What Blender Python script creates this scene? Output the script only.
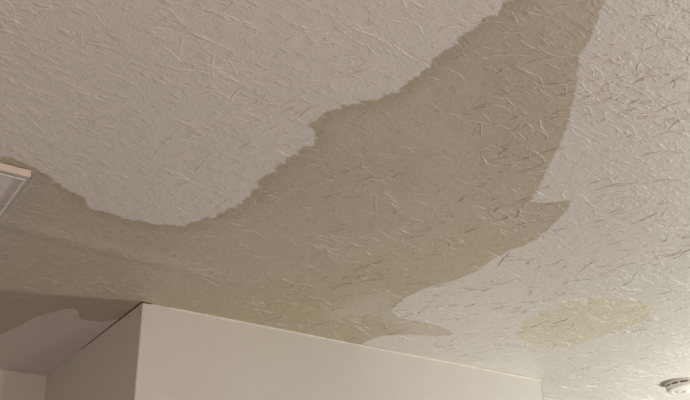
import bpy, math, random
import numpy as np
from mathutils import Matrix, Vector

for o in list(bpy.data.objects):
    bpy.data.objects.remove(o, do_unlink=True)
S = bpy.context.scene
C = S.collection

# ------------------------------------------------------------------ camera
EYE = np.array([0.0, 0.0, 1.58])
FPX = 870.0
YAW, PIT, ROL = math.radians(35.3), math.radians(27.6), math.radians(-1.9)
CEIL = 2.44
_f = np.array([math.sin(YAW) * math.cos(PIT), math.cos(YAW) * math.cos(PIT), math.sin(PIT)])
_r0 = np.array([math.cos(YAW), -math.sin(YAW), 0.0])
_u0 = np.cross(_r0, _f)
_r = _r0 * math.cos(ROL) + _u0 * math.sin(ROL)
_u = -_r0 * math.sin(ROL) + _u0 * math.cos(ROL)
cam = bpy.data.cameras.new('camera')
cam.sensor_width = 36.0
cam.lens = 36.0 * FPX / 690.0
cam.clip_start = 0.02
co = bpy.data.objects.new('camera', cam)
C.objects.link(co)
co.matrix_world = Matrix(((_r[0], _u[0], -_f[0], EYE[0]), (_r[1], _u[1], -_f[1], EYE[1]),
                          (_r[2], _u[2], -_f[2], EYE[2]), (0, 0, 0, 1)))
S.camera = co

# ------------------------------------------------------------------ world, lamps, exposure
S.view_settings.view_transform = 'Standard'
S.view_settings.look = 'None'
S.view_settings.gamma = 1.0
S.view_settings.use_curve_mapping = False
S.view_settings.exposure = -0.07
w = bpy.data.worlds.new('world')
S.world = w
w.use_nodes = True
w.node_tree.nodes['Background'].inputs[0].default_value = (1, 0.93, 0.88, 1)
w.node_tree.nodes['Background'].inputs[1].default_value = 0.02


def lamp(name, loc, power, col, radius):
    l = bpy.data.lights.new(name, 'POINT')
    l.energy = power
    l.color = col
    l.shadow_soft_size = radius
    o = bpy.data.objects.new(name, l)
    o.location = loc
    C.objects.link(o)
    return o


lamp('lamp_right', (3.80, 1.25, 1.30), 160, (0.99, 1.0, 0.90), 0.26)     # low shaded lamp off to the right
lamp('lamp_room', (1.55, -2.00, 1.50), 60, (1.0, 0.97, 0.91), 0.05)      # bare bulb behind the camera
lamp('lamp_hall', (-0.65, -1.10, 0.82), 108, (1.0, 0.80, 0.75), 0.08)    # warm lamp on the left


# ------------------------------------------------------------------ helpers
def pix(x, y, z=CEIL):
    """a pixel of the photograph to the point where its ray meets the horizontal plane z"""
    d = _f * FPX + _r * (x - 345.0) + _u * (200.0 - y)
    return EYE + d * ((z - EYE[2]) / d[2])


def mesh_obj(name, verts, faces, mat=None, parent=None, smooth=False, attrs=None):
    me = bpy.data.meshes.new(name)
    me.from_pydata([tuple(map(float, v)) for v in verts], [], faces)
    if attrs:
        for k, a in attrs.items():
            at = me.attributes.new(k, 'FLOAT', 'POINT')
            at.data.foreach_set('value', np.asarray(a, dtype=np.float32))
    if smooth:
        me.polygons.foreach_set('use_smooth', [True] * len(me.polygons))
    if mat:
        me.materials.append(mat)
    me.update()
    o = bpy.data.objects.new(name, me)
    C.objects.link(o)
    if parent:
        o.parent = parent
        o.matrix_parent_inverse = Matrix.Identity(4)
    return o


def prism(poly, z0, z1):
    n = len(poly)
    v = [(p[0], p[1], z0) for p in poly] + [(p[0], p[1], z1) for p in poly]
    a = sum(poly[i][0] * poly[(i + 1) % n][1] - poly[(i + 1) % n][0] * poly[i][1] for i in range(n))
    f = [list(range(n))[::-1], list(range(n, 2 * n))]
    f += [[i, (i + 1) % n, n + (i + 1) % n, n + i] for i in range(n)]
    if a < 0:
        f = [q[::-1] for q in f]
    return v, f


def box(x0, y0, z0, x1, y1, z1):
    return prism([(x0, y0), (x1, y0), (x1, y1), (x0, y1)], z0, z1)


def join(parts):
    V, F = [], []
    for v, f in parts:
        n = len(V)
        V += list(v)
        F += [[i + n for i in q] for q in f]
    return V, F


def lathe(profile, n=48, a0=0.0, a1=2 * math.pi):
    full = abs(a1 - a0 - 2 * math.pi) < 1e-6
    m = n if full else n + 1
    V, F = [], []
    for (r, z) in profile:
        for i in range(m):
            t = a0 + (a1 - a0) * i / n
            V.append((r * math.cos(t), r * math.sin(t), z))
    for k in range(len(profile) - 1):
        for i in range(n):
            j = (i + 1) % m
            F.append([k * m + i, k * m + j, (k + 1) * m + j, (k + 1) * m + i])
    return V, F


def tag(o, label=None, cat=None, group=None, kind=None):
    for k, v in (('label', label), ('category', cat), ('group', group), ('kind', kind)):
        if v:
            o[k] = v
    return o


class NT:
    """small node-tree helper"""
    def __init__(self, name):
        self.m = bpy.data.materials.new(name)
        self.m.use_nodes = True
        self.t = self.m.node_tree
        self.b = self.t.nodes['Principled BSDF']
        self.geo = None

    def n(self, kind, **kw):
        x = self.t.nodes.new(kind)
        for k, v in kw.items():
            setattr(x, k, v)
        return x

    def put(self, sock, v):
        if isinstance(v, bpy.types.NodeSocket):
            self.t.links.new(v, sock)
        else:
            sock.default_value = v

    def math(self, op, a, b=0.0, clamp=False):
        x = self.n('ShaderNodeMath', operation=op, use_clamp=clamp)
        self.put(x.inputs[0], a)
        self.put(x.inputs[1], b)
        return x.outputs[0]

    def pos(self):
        if not self.geo:
            self.geo = self.n('ShaderNodeTexCoord')
        return self.geo.outputs['Object']

    def noise(self, scale, detail=2.0, rough=0.5, vec=None):
        x = self.n('ShaderNodeTexNoise')
        self.put(x.inputs['Vector'], vec or self.pos())
        x.inputs['Scale'].default_value = scale
        x.inputs['Detail'].default_value = detail
        x.inputs['Roughness'].default_value = rough
        return x.outputs['Fac']

    def step(self, v, a, b, lo=0.0, hi=1.0):
        x = self.n('ShaderNodeMapRange', interpolation_type='SMOOTHSTEP')
        self.put(x.inputs[0], v)
        for i, q in enumerate((a, b, lo, hi)):
            x.inputs[i + 1].default_value = q
        return x.outputs[0]

    def mix(self, fac, a, b, blend='MIX'):
        x = self.n('ShaderNodeMix', data_type='RGBA', blend_type=blend)
        self.put(x.inputs[0], fac)
        self.put(x.inputs[6], a if isinstance(a, bpy.types.NodeSocket) else (*a, 1))
        self.put(x.inputs[7], b if isinstance(b, bpy.types.NodeSocket) else (*b, 1))
        return x.outputs[2]

    def attr(self, name):
        x = self.n('ShaderNodeAttribute', attribute_name=name)
        return x.outputs['Fac']

    def bump(self, h, strength, dist):
        x = self.n('ShaderNodeBump')
        x.inputs['Strength'].default_value = strength
        x.inputs['Distance'].default_value = dist
        self.put(x.inputs['Height'], h)
        self.put(self.b.inputs['Normal'], x.outputs[0])

    def surf(self, col, rough=0.6, spec=0.3):
        self.put(self.b.inputs['Base Color'], col if isinstance(col, bpy.types.NodeSocket) else (*col, 1))
        self.put(self.b.inputs['Roughness'], rough)
        self.b.inputs['Specular IOR Level'].default_value = spec
        return self.m


def plain(name, col, rough=0.5, spec=0.3, var=0.04, scale=40, bump=0.0):
    t = NT(name)
    n = t.noise(scale, 3)
    c = t.mix(t.step(n, 0.3, 0.7), tuple(q * (1 - var) for q in col), tuple(min(1, q * (1 + var)) for q in col))
    if bump:
        t.bump(t.noise(scale * 6, 2), bump, 0.002)
    return t.surf(c, rough, spec)


# ------------------------------------------------------------------ materials
d0 = pix(365, 201.6)[:2] - pix(345, 200)[:2]
MAIN_ANG = math.atan2(d0[1], d0[0])      # the way the texture was dragged
d0 = pix(365, 196.5)[:2] - pix(345, 200)[:2]
RISE_ANG = math.atan2(d0[1], d0[0])
PAINT = (0.74, 0.715, 0.675)


def ceiling_material():
    t = NT('stained_ceiling_paint')
    p = t.pos()
    wob = t.math('ADD', t.math('MULTIPLY', t.math('SUBTRACT', t.noise(30, 2), 0.5), 0.040),
                 t.math('MULTIPLY', t.math('SUBTRACT', t.noise(80, 2), 0.5), 0.022))
    ragged = t.step(t.attr('rim'), 0.03, 0.10, 1.0, 0.25)          # ragged along the old tide line, crisp elsewhere
    wob = t.math('MULTIPLY', wob, ragged)
    sd = t.math('ADD', t.attr('main'), wob)
    m = t.step(sd, -0.003, 0.004)
    blot = t.noise(4.0, 4, 0.55)
    fine = t.noise(60, 3, 0.6)
    brown = t.mix(t.step(blot, 0.3, 0.7), (0.535, 0.462, 0.373), (0.575, 0.50, 0.407))
    olive = (0.55, 0.475, 0.34)
    brown = t.mix(t.step(t.math('ADD', t.attr('warm'), t.math('MULTIPLY', t.math('SUBTRACT', blot, 0.5), 0.3)),
                         -0.16, 0.22), brown, olive)
    pale = t.math('MULTIPLY', t.step(t.attr('pale'), -0.05, 0.03), 0.35)
    brown = t.mix(pale, brown, PAINT)
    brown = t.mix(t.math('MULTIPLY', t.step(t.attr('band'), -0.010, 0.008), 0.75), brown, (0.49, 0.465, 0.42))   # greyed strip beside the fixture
    # darker tide line just inside the ragged edge
    rim = t.math('ADD', t.attr('rim'), t.math('MULTIPLY', t.math('SUBTRACT', t.noise(14, 3), 0.5), 0.04))
    brown = t.mix(t.math('MULTIPLY', t.step(rim, 0.006, 0.055, 1.0, 0.0), 0.75), brown, (0.46, 0.395, 0.305))
    # crisp thin line of the clean edges
    brown = t.mix(t.math('MULTIPLY', t.step(sd, 0.002, 0.018, 1.0, 0.0), 0.30), brown, (0.48, 0.42, 0.33))
    base = t.mix(t.step(t.noise(3, 3), 0.3, 0.7), tuple(q * 0.985 for q in PAINT), PAINT)
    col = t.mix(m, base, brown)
    # the separate small stain
    ss = t.math('ADD', t.attr('spot'), t.math('MULTIPLY', t.math('SUBTRACT', t.noise(18, 3), 0.5), 0.06))
    sm = t.math('MULTIPLY', t.step(ss, -0.004, 0.006), t.step(ss, 0.0, 0.05, 1.0, 0.8))
    col = t.mix(sm, col, (0.70, 0.66, 0.52))
    col = t.mix(t.math('MULTIPLY', t.step(fine, 0.35, 0.65), 0.05), col, (0.35, 0.32, 0.28))
    # painted highlight: crests of the proud drags are lightened to look lit
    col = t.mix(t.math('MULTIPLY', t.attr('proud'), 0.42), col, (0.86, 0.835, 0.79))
    mp = t.n('ShaderNodeMapping')
    t.put(mp.inputs['Vector'], p)
    mp.inputs['Rotation'].default_value = (0, 0, -MAIN_ANG)
    mp.inputs['Scale'].default_value = (0.35, 1.0, 1.0)
    drags = t.step(t.noise(85, 3, 0.6, mp.outputs[0]), 0.50, 0.72)
    h = t.math('ADD', t.noise(230, 3, 0.6), t.math('ADD', t.math('MULTIPLY', t.noise(45, 2), 1.2), t.math('MULTIPLY', drags, 1.1)))
    t.bump(h, 0.55, 0.002)
    return t.surf(col, 0.48, 0.42)


def wall_material():
    t = NT('orange_peel_wall_paint')
    c = t.mix(t.step(t.noise(2.5, 3), 0.3, 0.7), (0.675, 0.66, 0.615), (0.705, 0.69, 0.645))
    c = t.mix(t.math('MULTIPLY', t.step(t.noise(230, 2), 0.4, 0.65), 0.06), c, (0.4, 0.37, 0.33))
    t.bump(t.noise(190, 2), 0.35, 0.002)
    return t.surf(c, 0.6, 0.25)


M_CEIL = ceiling_material()
M_WALL = wall_material()
M_TAUPE = plain('taupe_wall_paint', (0.40, 0.36, 0.32), 0.6, 0.25, 0.03, 3)
M_FLOOR = plain('brown_carpet', (0.08, 0.068, 0.056), 0.95, 0.1, 0.12, 60, 0.6)
M_CAULK = plain('caulk', (0.80, 0.77, 0.69), 0.4, 0.4)
M_DARK = plain('dark_gap', (0.035, 0.025, 0.02), 0.9, 0.1)
M_CREAM = plain('cream_enamel', (0.80, 0.70, 0.58), 0.45, 0.4)
M_FRAME = plain('grey_enamel', (0.50, 0.485, 0.46), 0.5, 0.35, 0.06, 25)
M_PANEL = plain('grey_panel', (0.70, 0.675, 0.69), 0.45, 0.4, 0.05, 30)
M_BEAD = plain('white_bead', (0.86, 0.84, 0.82), 0.3, 0.5)
M_WHITE = plain('white_plastic', (0.87, 0.85, 0.80), 0.35, 0.5, 0.02)
M_RED = plain('indicator_lens', (0.35, 0.03, 0.02), 0.2, 0.6)

# ------------------------------------------------------------------ stain outlines (traced on the ceiling plane)
TIDE = [(-30, 146), (0, 155), (20, 161), (32, 165), (42, 173), (60, 183), (77, 195), (93, 207.5), (113, 214),
        (133, 220), (157, 223.5), (177, 225.5), (190, 223), (207, 217), (220, 213), (233, 207), (247, 198),
        (255, 188), (262, 180), (272, 172), (282, 161), (292, 156), (296, 151), (304, 148), (316, 141), (310, 132),
        (310, 126), (315, 119), (333, 110.5), (345, 106), (357, 103.5), (370, 101), (378, 97), (396, 91), (404, 84),
        (413, 77), (430, 63), (443, 50), (460, 37), (477, 25), (500, 7), (512, 0), (540, -22), (580, -60)]
MAIN = TIDE + [(640, -110), (625, -50), (607, 0), (598, 17), (591, 37), (583, 50), (578, 67), (576, 90), (572, 107),
               (566, 130), (554, 157), (545, 173), (537, 191), (529, 202), (547, 202.5), (560, 201), (572, 199),
               (570, 206), (564, 214), (547, 230), (530, 243), (510, 250), (490, 261), (477, 271), (462, 277),
               (447, 282), (425, 288), (407, 296), (398, 304), (391, 311), (400, 318), (418, 322), (436, 325),
               (449, 330), (455, 335), (436, 336.5), (410, 334.5), (383, 336), (367, 341), (355, 350), (300, 345),
               (142, 315), (124, 318), (104, 322), (80, 320), (76, 308), (58, 311), (36, 317), (18, 327), (0, 335),
               (-60, 352)]
SPOT = [(516, 336), (518, 328), (527, 320), (539, 315), (552, 311), (560, 304.5), (575, 301.5), (595, 300), (617, 298.5),
        (639, 300.5), (650, 306), (654, 315), (640, 323), (613, 333), (588, 341), (566, 347), (545, 348), (526, 343)]
WARM = [(150, 288), (230, 292), (330, 275), (420, 250), (480, 235), (500, 250), (420, 300), (360, 350),
        (250, 330), (150, 306)]
PALE = [(330, 312), (352, 303), (375, 295), (388, 296), (384, 306), (405, 312), (462, 322), (465, 342), (425, 342),
        (408, 330), (380, 316), (352, 315), (336, 318)]


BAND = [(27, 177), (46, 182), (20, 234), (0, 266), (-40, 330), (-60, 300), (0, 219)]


def polyline_dist(P, pts, closed):
    n = len(P)
    best = np.full(len(pts), 1e9)
    inside = np.zeros(len(pts), bool)
    for i in range(n if closed else n - 1):
        a, b = P[i], P[(i + 1) % n]
        ab = b - a
        t = np.clip(((pts - a) @ ab) / (ab @ ab), 0, 1)
        q = pts - a - t[:, None] * ab
        best = np.minimum(best, np.hypot(q[:, 0], q[:, 1]))
        if closed and a[1] != b[1]:
            c = (a[1] > pts[:, 1]) != (b[1] > pts[:, 1])
            xi = a[0] + (pts[:, 1] - a[1]) / (b[1] - a[1]) * ab[0]
            inside ^= c & (pts[:, 0] < xi)
    return np.where(inside, best, -best) if closed else best


def to_ceiling(poly):
    return np.array([pix(x, y)[:2] for x, y in poly])


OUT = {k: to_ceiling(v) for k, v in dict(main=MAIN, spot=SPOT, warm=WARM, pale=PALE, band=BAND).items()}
RIM = to_ceiling(TIDE)


def stain_attrs(pts):
    d = {k: polyline_dist(P, pts, True) for k, P in OUT.items()}
    d['rim'] = polyline_dist(RIM, pts, False)
    return d


# ------------------------------------------------------------------ the room
X0, X1, Y0, Y1 = -2.6, 6.4, -3.0, 6.5
A, B, Cc = pix(142, 302), pix(541, 380), pix(47, 376)
A, B, Cc = A[:2], B[:2], Cc[:2]

# ceiling: one sheet, fine where it is seen closely
gx = np.concatenate([np.arange(X0, -0.6, 0.2), np.arange(-0.6, 3.8, 0.014), np.arange(3.8, X1 + 0.01, 0.2)])
gy = np.concatenate([np.arange(Y0, 0.1, 0.2), np.arange(0.1, 3.3, 0.014), np.arange(3.3, Y1 + 0.01, 0.2)])
GX, GY = np.meshgrid(gx, gy)
nx, ny = len(gx), len(gy)


def sag(x, y):
    """slow unevenness of the plasterboard, a few millimetres"""
    s0, s1 = pix(25, 228)[:2], pix(215, 275)[:2]
    d = (s1 - s0) / np.linalg.norm(s1 - s0)
    u = (x - s0[0]) * d[0] + (y - s0[1]) * d[1]
    v = -(x - s0[0]) * d[1] + (y - s0[1]) * d[0]
    fade = np.clip((u + 0.5) / 0.4, 0, 1) * np.clip((0.75 - u) / 0.35, 0, 1)
    ridge = 0.0060 * np.exp(-(v / 0.028) ** 2) * fade
    wave = 0.0012 * np.sin(3.1 * x + 1.3) * np.sin(2.7 * y + 0.4) + 0.0007 * np.sin(8.3 * x + 5.1 * y)
    return ridge + wave


pts = np.stack([GX.ravel(), GY.ravel()], 1)
Z = CEIL - sag(pts[:, 0], pts[:, 1])
verts = np.column_stack([pts, Z])
idx = np.arange(nx * ny).reshape(ny, nx)
quads = np.stack([idx[:-1, :-1], idx[1:, :-1], idx[1:, 1:], idx[:-1, 1:]], -1).reshape(-1, 4)
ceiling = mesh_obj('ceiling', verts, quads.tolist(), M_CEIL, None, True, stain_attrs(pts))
tag(ceiling, 'off-white textured ceiling with a large brown water stain', 'ceiling', None, 'structure')

# trowelled ridges of the ceiling texture: thousands of thin drags of compound
rng = np.random.default_rng(7)


def ridge_strength(x, y):
    """how proud the drags stand: weak on the patched strip towards the corner"""
    s = 0.36 + 0.64 * min(1.0, max(0.0, (x - 0.35) / 0.75))
    a = pix(25, 228)[:2]
    if y > a[1] - 0.12 and x < 1.05:
        s *= 0.4
    elif x < 1.0 and y > 1.5:
        s *= 0.75
    s *= 1.0 - 0.35 * min(1.0, max(0.0, (x - 1.5) / 0.7))
    return s


V, F, RA, base = [], [], [], 0
main_ang = MAIN_ANG
NS = 11
prof = np.array([(-1.0, -0.12), (-0.5, 0.6), (-0.05, 1.0), (0.45, 0.62), (1.0, -0.12)])


def drag(x, y, ang, length, wid, hgt):
    global base
    t = np.linspace(0, 1, NS)
    curv = rng.normal(0, 0.38)
    kink = np.cumsum(rng.normal(0, 0.16, NS))
    th = ang + curv * (t - 0.5) * 2 + kink - kink.mean()
    ds = length / (NS - 1)
    px = x + np.cumsum(np.cos(th)) * ds
    py = y + np.cumsum(np.sin(th)) * ds
    env = np.clip(np.sin(np.pi * t), 0, 1) ** 0.6
    ww = wid * (0.25 + 0.75 * env) * (1 + 0.35 * rng.normal(0, 1, NS)).clip(0.45, 1.7)
    hh = hgt * env * (1 + 0.55 * rng.normal(0, 1, NS)).clip(0.2, 2.0)
    flip = 1 if (-math.sin(ang) * 0.62 + math.cos(ang) * 0.78) > 0 else -1   # the steep lip faces back along the drag
    zc = CEIL - sag(px, py)
    for i in range(NS):
        nx_, ny_ = -math.sin(th[i]) * flip, math.cos(th[i]) * flip
        for (a, b) in prof:
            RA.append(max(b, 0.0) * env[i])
            V.append((px[i] + nx_ * a * ww[i], py[i] + ny_ * a * ww[i],
                      zc[i] - b * hh[i] + (0.0004 if b < 0 else 0)))
    for i in range(NS - 1):
        for j in range(4):
            q = [base + i * 5 + j, base + (i + 1) * 5 + j, base + (i + 1) * 5 + j + 1, base + i * 5 + j + 1]
            F.append(q if flip < 0 else q[::-1])
    base += NS * 5


RX0, RX1, RY0, RY1 = -0.7, 3.9, 0.1, 3.4
ncl = int((RX1 - RX0) * (RY1 - RY0) * 185)
for k in range(ncl):
    cx, cy = rng.uniform(RX0, RX1), rng.uniform(RY0, RY1)
    if cy > A[1] + 0.03 and A[0] - 0.03 < cx < B[0] + 0.03:
        continue
    s = ridge_strength(cx, cy)
    rising = rng.random() < (0.5 if cx < 0.75 else 0.06)
    ang = (RISE_ANG if rising else main_ang) + (rng.normal(0, 0.30) if rng.random() < 0.80 else rng.uniform(-1.5, 1.5))
    for q in range(rng.integers(2, 7)):
        a2 = ang + rng.normal(0, 0.28)
        x, y = cx + rng.normal(0, 0.045), cy + rng.normal(0, 0.04)
        if y > A[1] - 0.02 and A[0] - 0.1 < x < B[0] + 0.1:
            continue
        L = rng.gamma(4.0, 0.0115) + 0.012
        drag(x, y, a2, min(L, 0.12), rng.uniform(0.0012, 0.0026), rng.uniform(0.0008, 0.0021) * s)
VA = np.array(V)
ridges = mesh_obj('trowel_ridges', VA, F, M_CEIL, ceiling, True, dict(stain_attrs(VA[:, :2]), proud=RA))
tag(ridges, 'thin raised drags of plaster texture', None, None, 'stuff')


def wall(name, poly, mat=M_WALL, label=None):
    v, f = prism([tuple(q) for q in poly], 0.0, CEIL)
    o = mesh_obj(name, v, f, mat)
    return tag(o, label, 'wall', None, 'structure')


T = 0.11
D_end = np.array([B[0] + 0.0, Y1])
wf = wall('wall_front', [A, B, B + (-T, T), A + (T, T)], label='pale beige wall meeting the stained ceiling, facing the viewer')
ws = wall('wall_side', [A, A + (T, T), Cc + (T, 0), Cc], label='shadowed side wall of the pale beige corner')
we = wall('wall_end', [B, D_end, D_end + (-T, 0), B + (-T, T)], label='right-hand end face of the pale beige wall block')
bl = np.array([X0, Cc[1] - 0.02])
wa = wall('wall_alcove', [bl, Cc, Cc + (T, 0), Cc + (T, T), bl + (0, T)], label='shadowed wall in the recess at the lower left')
wall('wall_left', [(X0 - T, Y0), (X0, Y0), (X0, Y1), (X0 - T, Y1)], M_TAUPE, label='plain taupe wall on the left')
wall('wall_right', [(X1, Y0), (X1 + T, Y0), (X1 + T, Y1), (X1, Y1)], M_TAUPE, label='plain taupe wall on the right')
wall('wall_rear', [(X0 - T, Y0 - T), (X1 + T, Y0 - T), (X1 + T, Y0), (X0 - T, Y0)], M_TAUPE, label='plain taupe wall behind the viewer')
wall('wall_far', [(X0 - T, Y1), (X1 + T, Y1), (X1 + T, Y1 + T), (X0 - T, Y1 + T)], M_TAUPE, label='plain taupe wall at the far end')
v, f = box(X0 - T, Y0 - T, -0.05, X1 + T, Y1 + T, 0.0)
tag(mesh_obj('floor', v, f, M_FLOOR), 'brown carpeted floor', 'floor', None, 'structure')


def strip(a, b, prof_fn, n=60):
    """sweep a small cross-section (outwards from the wall, down from the ceiling) from a to b"""
    a, b = np.array(a), np.array(b)
    d = (b - a) / np.linalg.norm(b - a)
    nrm = np.array([d[1], -d[0]])
    VV, FF = [], []
    for i in range(n + 1):
        p = a + (b - a) * i / n
        pr = prof_fn(i / n)
        m = len(pr)
        for (o_, z_) in pr:
            VV.append((p[0] + nrm[0] * o_, p[1] + nrm[1] * o_, z_))
    for i in range(n):
        for j in range(m):
            k = (j + 1) % m
            FF.append([i * m + j, i * m + k, (i + 1) * m + k, (i + 1) * m + j])
    FF.append(list(range(m))[::-1])
    FF.append([n * m + j for j in range(m)])
    return VV, FF


rr = random.Random(3)


def caulk_prof(t):
    s = 0.0035 * (0.75 + 0.5 * rr.random())
    return [(-0.001, CEIL), (s, CEIL - 0.0005), (s * 0.8, CEIL - s * 0.9), (-0.001, CEIL - s * 1.5)]


v, f = strip(A + (B - A) * 0.05, B, caulk_prof, 90)
tag(mesh_obj('caulk_bead', v, f, M_CAULK, wf), 'thin pale bead of caulk')


def crack_prof(t):
    s = 0.0023 * (1 - t) ** 0.8 * (0.7 + 0.5 * rr.random()) + 0.0006
    return [(-0.002, CEIL + 0.002), (0.0012, CEIL + 0.002), (0.0012, CEIL - s), (-0.002, CEIL - s)]


v, f = strip(Cc + (A - Cc) * 0.42, A, lambda t: crack_prof(1 - t), 50)
tag(mesh_obj('crack', v, f, M_DARK, ws), 'dark open crack under the ceiling')
v, f = strip(A, A + (B - A) * 0.020, lambda t: crack_prof(t), 10)
tag(mesh_obj('crack', v, f, M_DARK, wf), 'short dark open crack at the corner')


def corner_bead(p, name, parent, z1):
    vv, ff = [], []
    n = 8
    for z in (0.0, z1):
        for i in range(n):
            t = 2 * math.pi * i / n
            vv.append((p[0] + 0.0028 * math.cos(t), p[1] + 0.0028 * math.sin(t), z))
    ff = [[i, (i + 1) % n, n + (i + 1) % n, n + i] for i in range(n)] + [list(range(n))[::-1], list(range(n, 2 * n))]
    return mesh_obj(name, vv, ff, M_WALL, parent, True)


corner_bead(A + (0.002, 0.002), 'corner_bead', wf, CEIL - 0.004)
corner_bead(B + (-0.002, 0.002), 'corner_bead', wf, CEIL - 0.001)

# ------------------------------------------------------------------ panelled fixture at the left edge
DROP = 0.014
zf = CEIL - DROP
q1 = pix(30, 177.3, zf)          # near right corner of the frame, underside
q2 = pix(22.5, 178.8, zf)        # near right corner of the panels
q3 = pix(0, 219, zf)
fx1, fy0 = q1[0], q1[1]
px1, py0 = 0.5 * (q2[0] + q3[0]), q2[1]
LEN, WID = 0.62, 0.62
mX, mY = fx1 - px1, max(py0 - fy0, 0.006)
fx0, fy1 = fx1 - WID, fy0 + LEN
px0, py1 = fx0 + mX, fy1 - mY
ydiv = pix(3, 206.5, zf)[1]
fixture = bpy.data.objects.new('ceiling_panel_fixture', None)
C.objects.link(fixture)
fixture.location = (0.5 * (fx0 + fx1), 0.5 * (fy0 + fy1), CEIL)
tag(fixture, 'grey panelled ceiling fixture with thin white beading and a cream near side', 'ceiling fixture')


def fpart(name, vf, mat, smooth=False):
    l = fixture.location
    v, f = vf
    return mesh_obj(name, [(a - l.x, b - l.y, c - l.z) for a, b, c in v], f, mat, fixture, smooth)


fpart('frame', join([box(px1, fy0, zf, fx1, fy1, CEIL), box(fx0, fy0, zf, px0, fy1, CEIL),
                     box(px0, fy0, zf, px1, py0, CEIL), box(px0, py1, zf, px1, fy1, CEIL)]), M_FRAME)
tag(fpart('side_trim', box(fx0, fy0 - 0.003, zf - 0.0012, fx1, fy0, CEIL - 0.0005), M_CREAM), 'cream strip along the near side')
bw = 0.0022
step = ydiv - py0
npan = max(2, int(round((py1 - py0) / step)))
step2 = (py1 - py0) / npan
step2 = step
ys = [py0 + i * step2 for i in range(npan)] + [py1]
for i in range(npan):
    a, b = ys[i] + bw, ys[i + 1] - bw
    if b - a < 0.02:
        continue
    fpart('panel', box(px0 + bw, a, zf + 0.0035, px1 - bw, b, CEIL - 0.001), M_PANEL)
fpart('bead', join([box(px1 - bw, py0, zf - 0.0018, px1, py1, CEIL - 0.001), box(px0, py0, zf - 0.0018, px0 + bw, py1, CEIL - 0.001),
                    box(px0 + bw, py0, zf - 0.0018, px1 - bw, py0 + bw, CEIL - 0.001),
                    box(px0 + bw, py1 - bw, zf - 0.0018, px1 - bw, py1, CEIL - 0.001)]), M_BEAD)
for i in range(1, npan):
    fpart('divider', box(px0 + bw, ys[i] - bw, zf + 0.001, px1 - bw, ys[i] + bw, CEIL - 0.001), M_FRAME)

# ------------------------------------------------------------------ smoke detector
dc = pix(685.0, 387.0, CEIL - 0.018)
det = bpy.data.objects.new('smoke_detector', None)
C.objects.link(det)
det.location = (dc[0], dc[1], CEIL)
view = math.atan2(-dc[1], -dc[0])
tag(det, 'round white smoke detector with dark vent slots on the ceiling at the right edge', 'smoke detector')
v, f = lathe([(0.0005, 0.0), (0.068, 0.0), (0.070, -0.002), (0.070, -0.007), (0.067, -0.009), (0.05, -0.009)])
mesh_obj('base_plate', v, f, M_WHITE, det, True)
v, f = lathe([(0.058, -0.008), (0.058, -0.018)])
tag(mesh_obj('vent_core', v, f, M_DARK, det, True), 'dark vent slots')
nrib = 12
ribs = []
for i in range(nrib):
    a = view + (i + 0.5) * 2 * math.pi / nrib
    h = 0.045
    prof_ = [(0.060, -0.0085), (0.0675, -0.0085), (0.0675, -0.0160), (0.060, -0.0160), (0.060, -0.0085)]
    vv, ff = lathe(prof_, 4, a - h, a + h)
    mesh_obj('vent_rib', vv, ff, M_WHITE, det)
v, f = lathe([(0.055, -0.0150), (0.066, -0.0150), (0.0685, -0.0165), (0.0685, -0.0195), (0.066, -0.0250), (0.060, -0.0300), (0.050, -0.0325),
              (0.045, -0.0330), (0.0435, -0.0315), (0.0415, -0.0315), (0.040, -0.0335), (0.020, -0.0345), (0.0005, -0.0348)], 56)
cover = mesh_obj('cover', v, f, M_WHITE, det, True)
v, f = lathe([(0.0125, -0.0340), (0.0125, -0.0372), (0.0115, -0.0382), (0.0005, -0.0384)], 24)
mesh_obj('test_button', v, f, M_WHITE, cover, True)
v, f = lathe([(0.003, -0.0325), (0.003, -0.0350), (0.0004, -0.0357)], 12)
led = mesh_obj('indicator_light', v, f, M_RED, cover, True)
led.location = (0.028 * math.cos(view + 2.4), 0.028 * math.sin(view + 2.4), 0.0005)
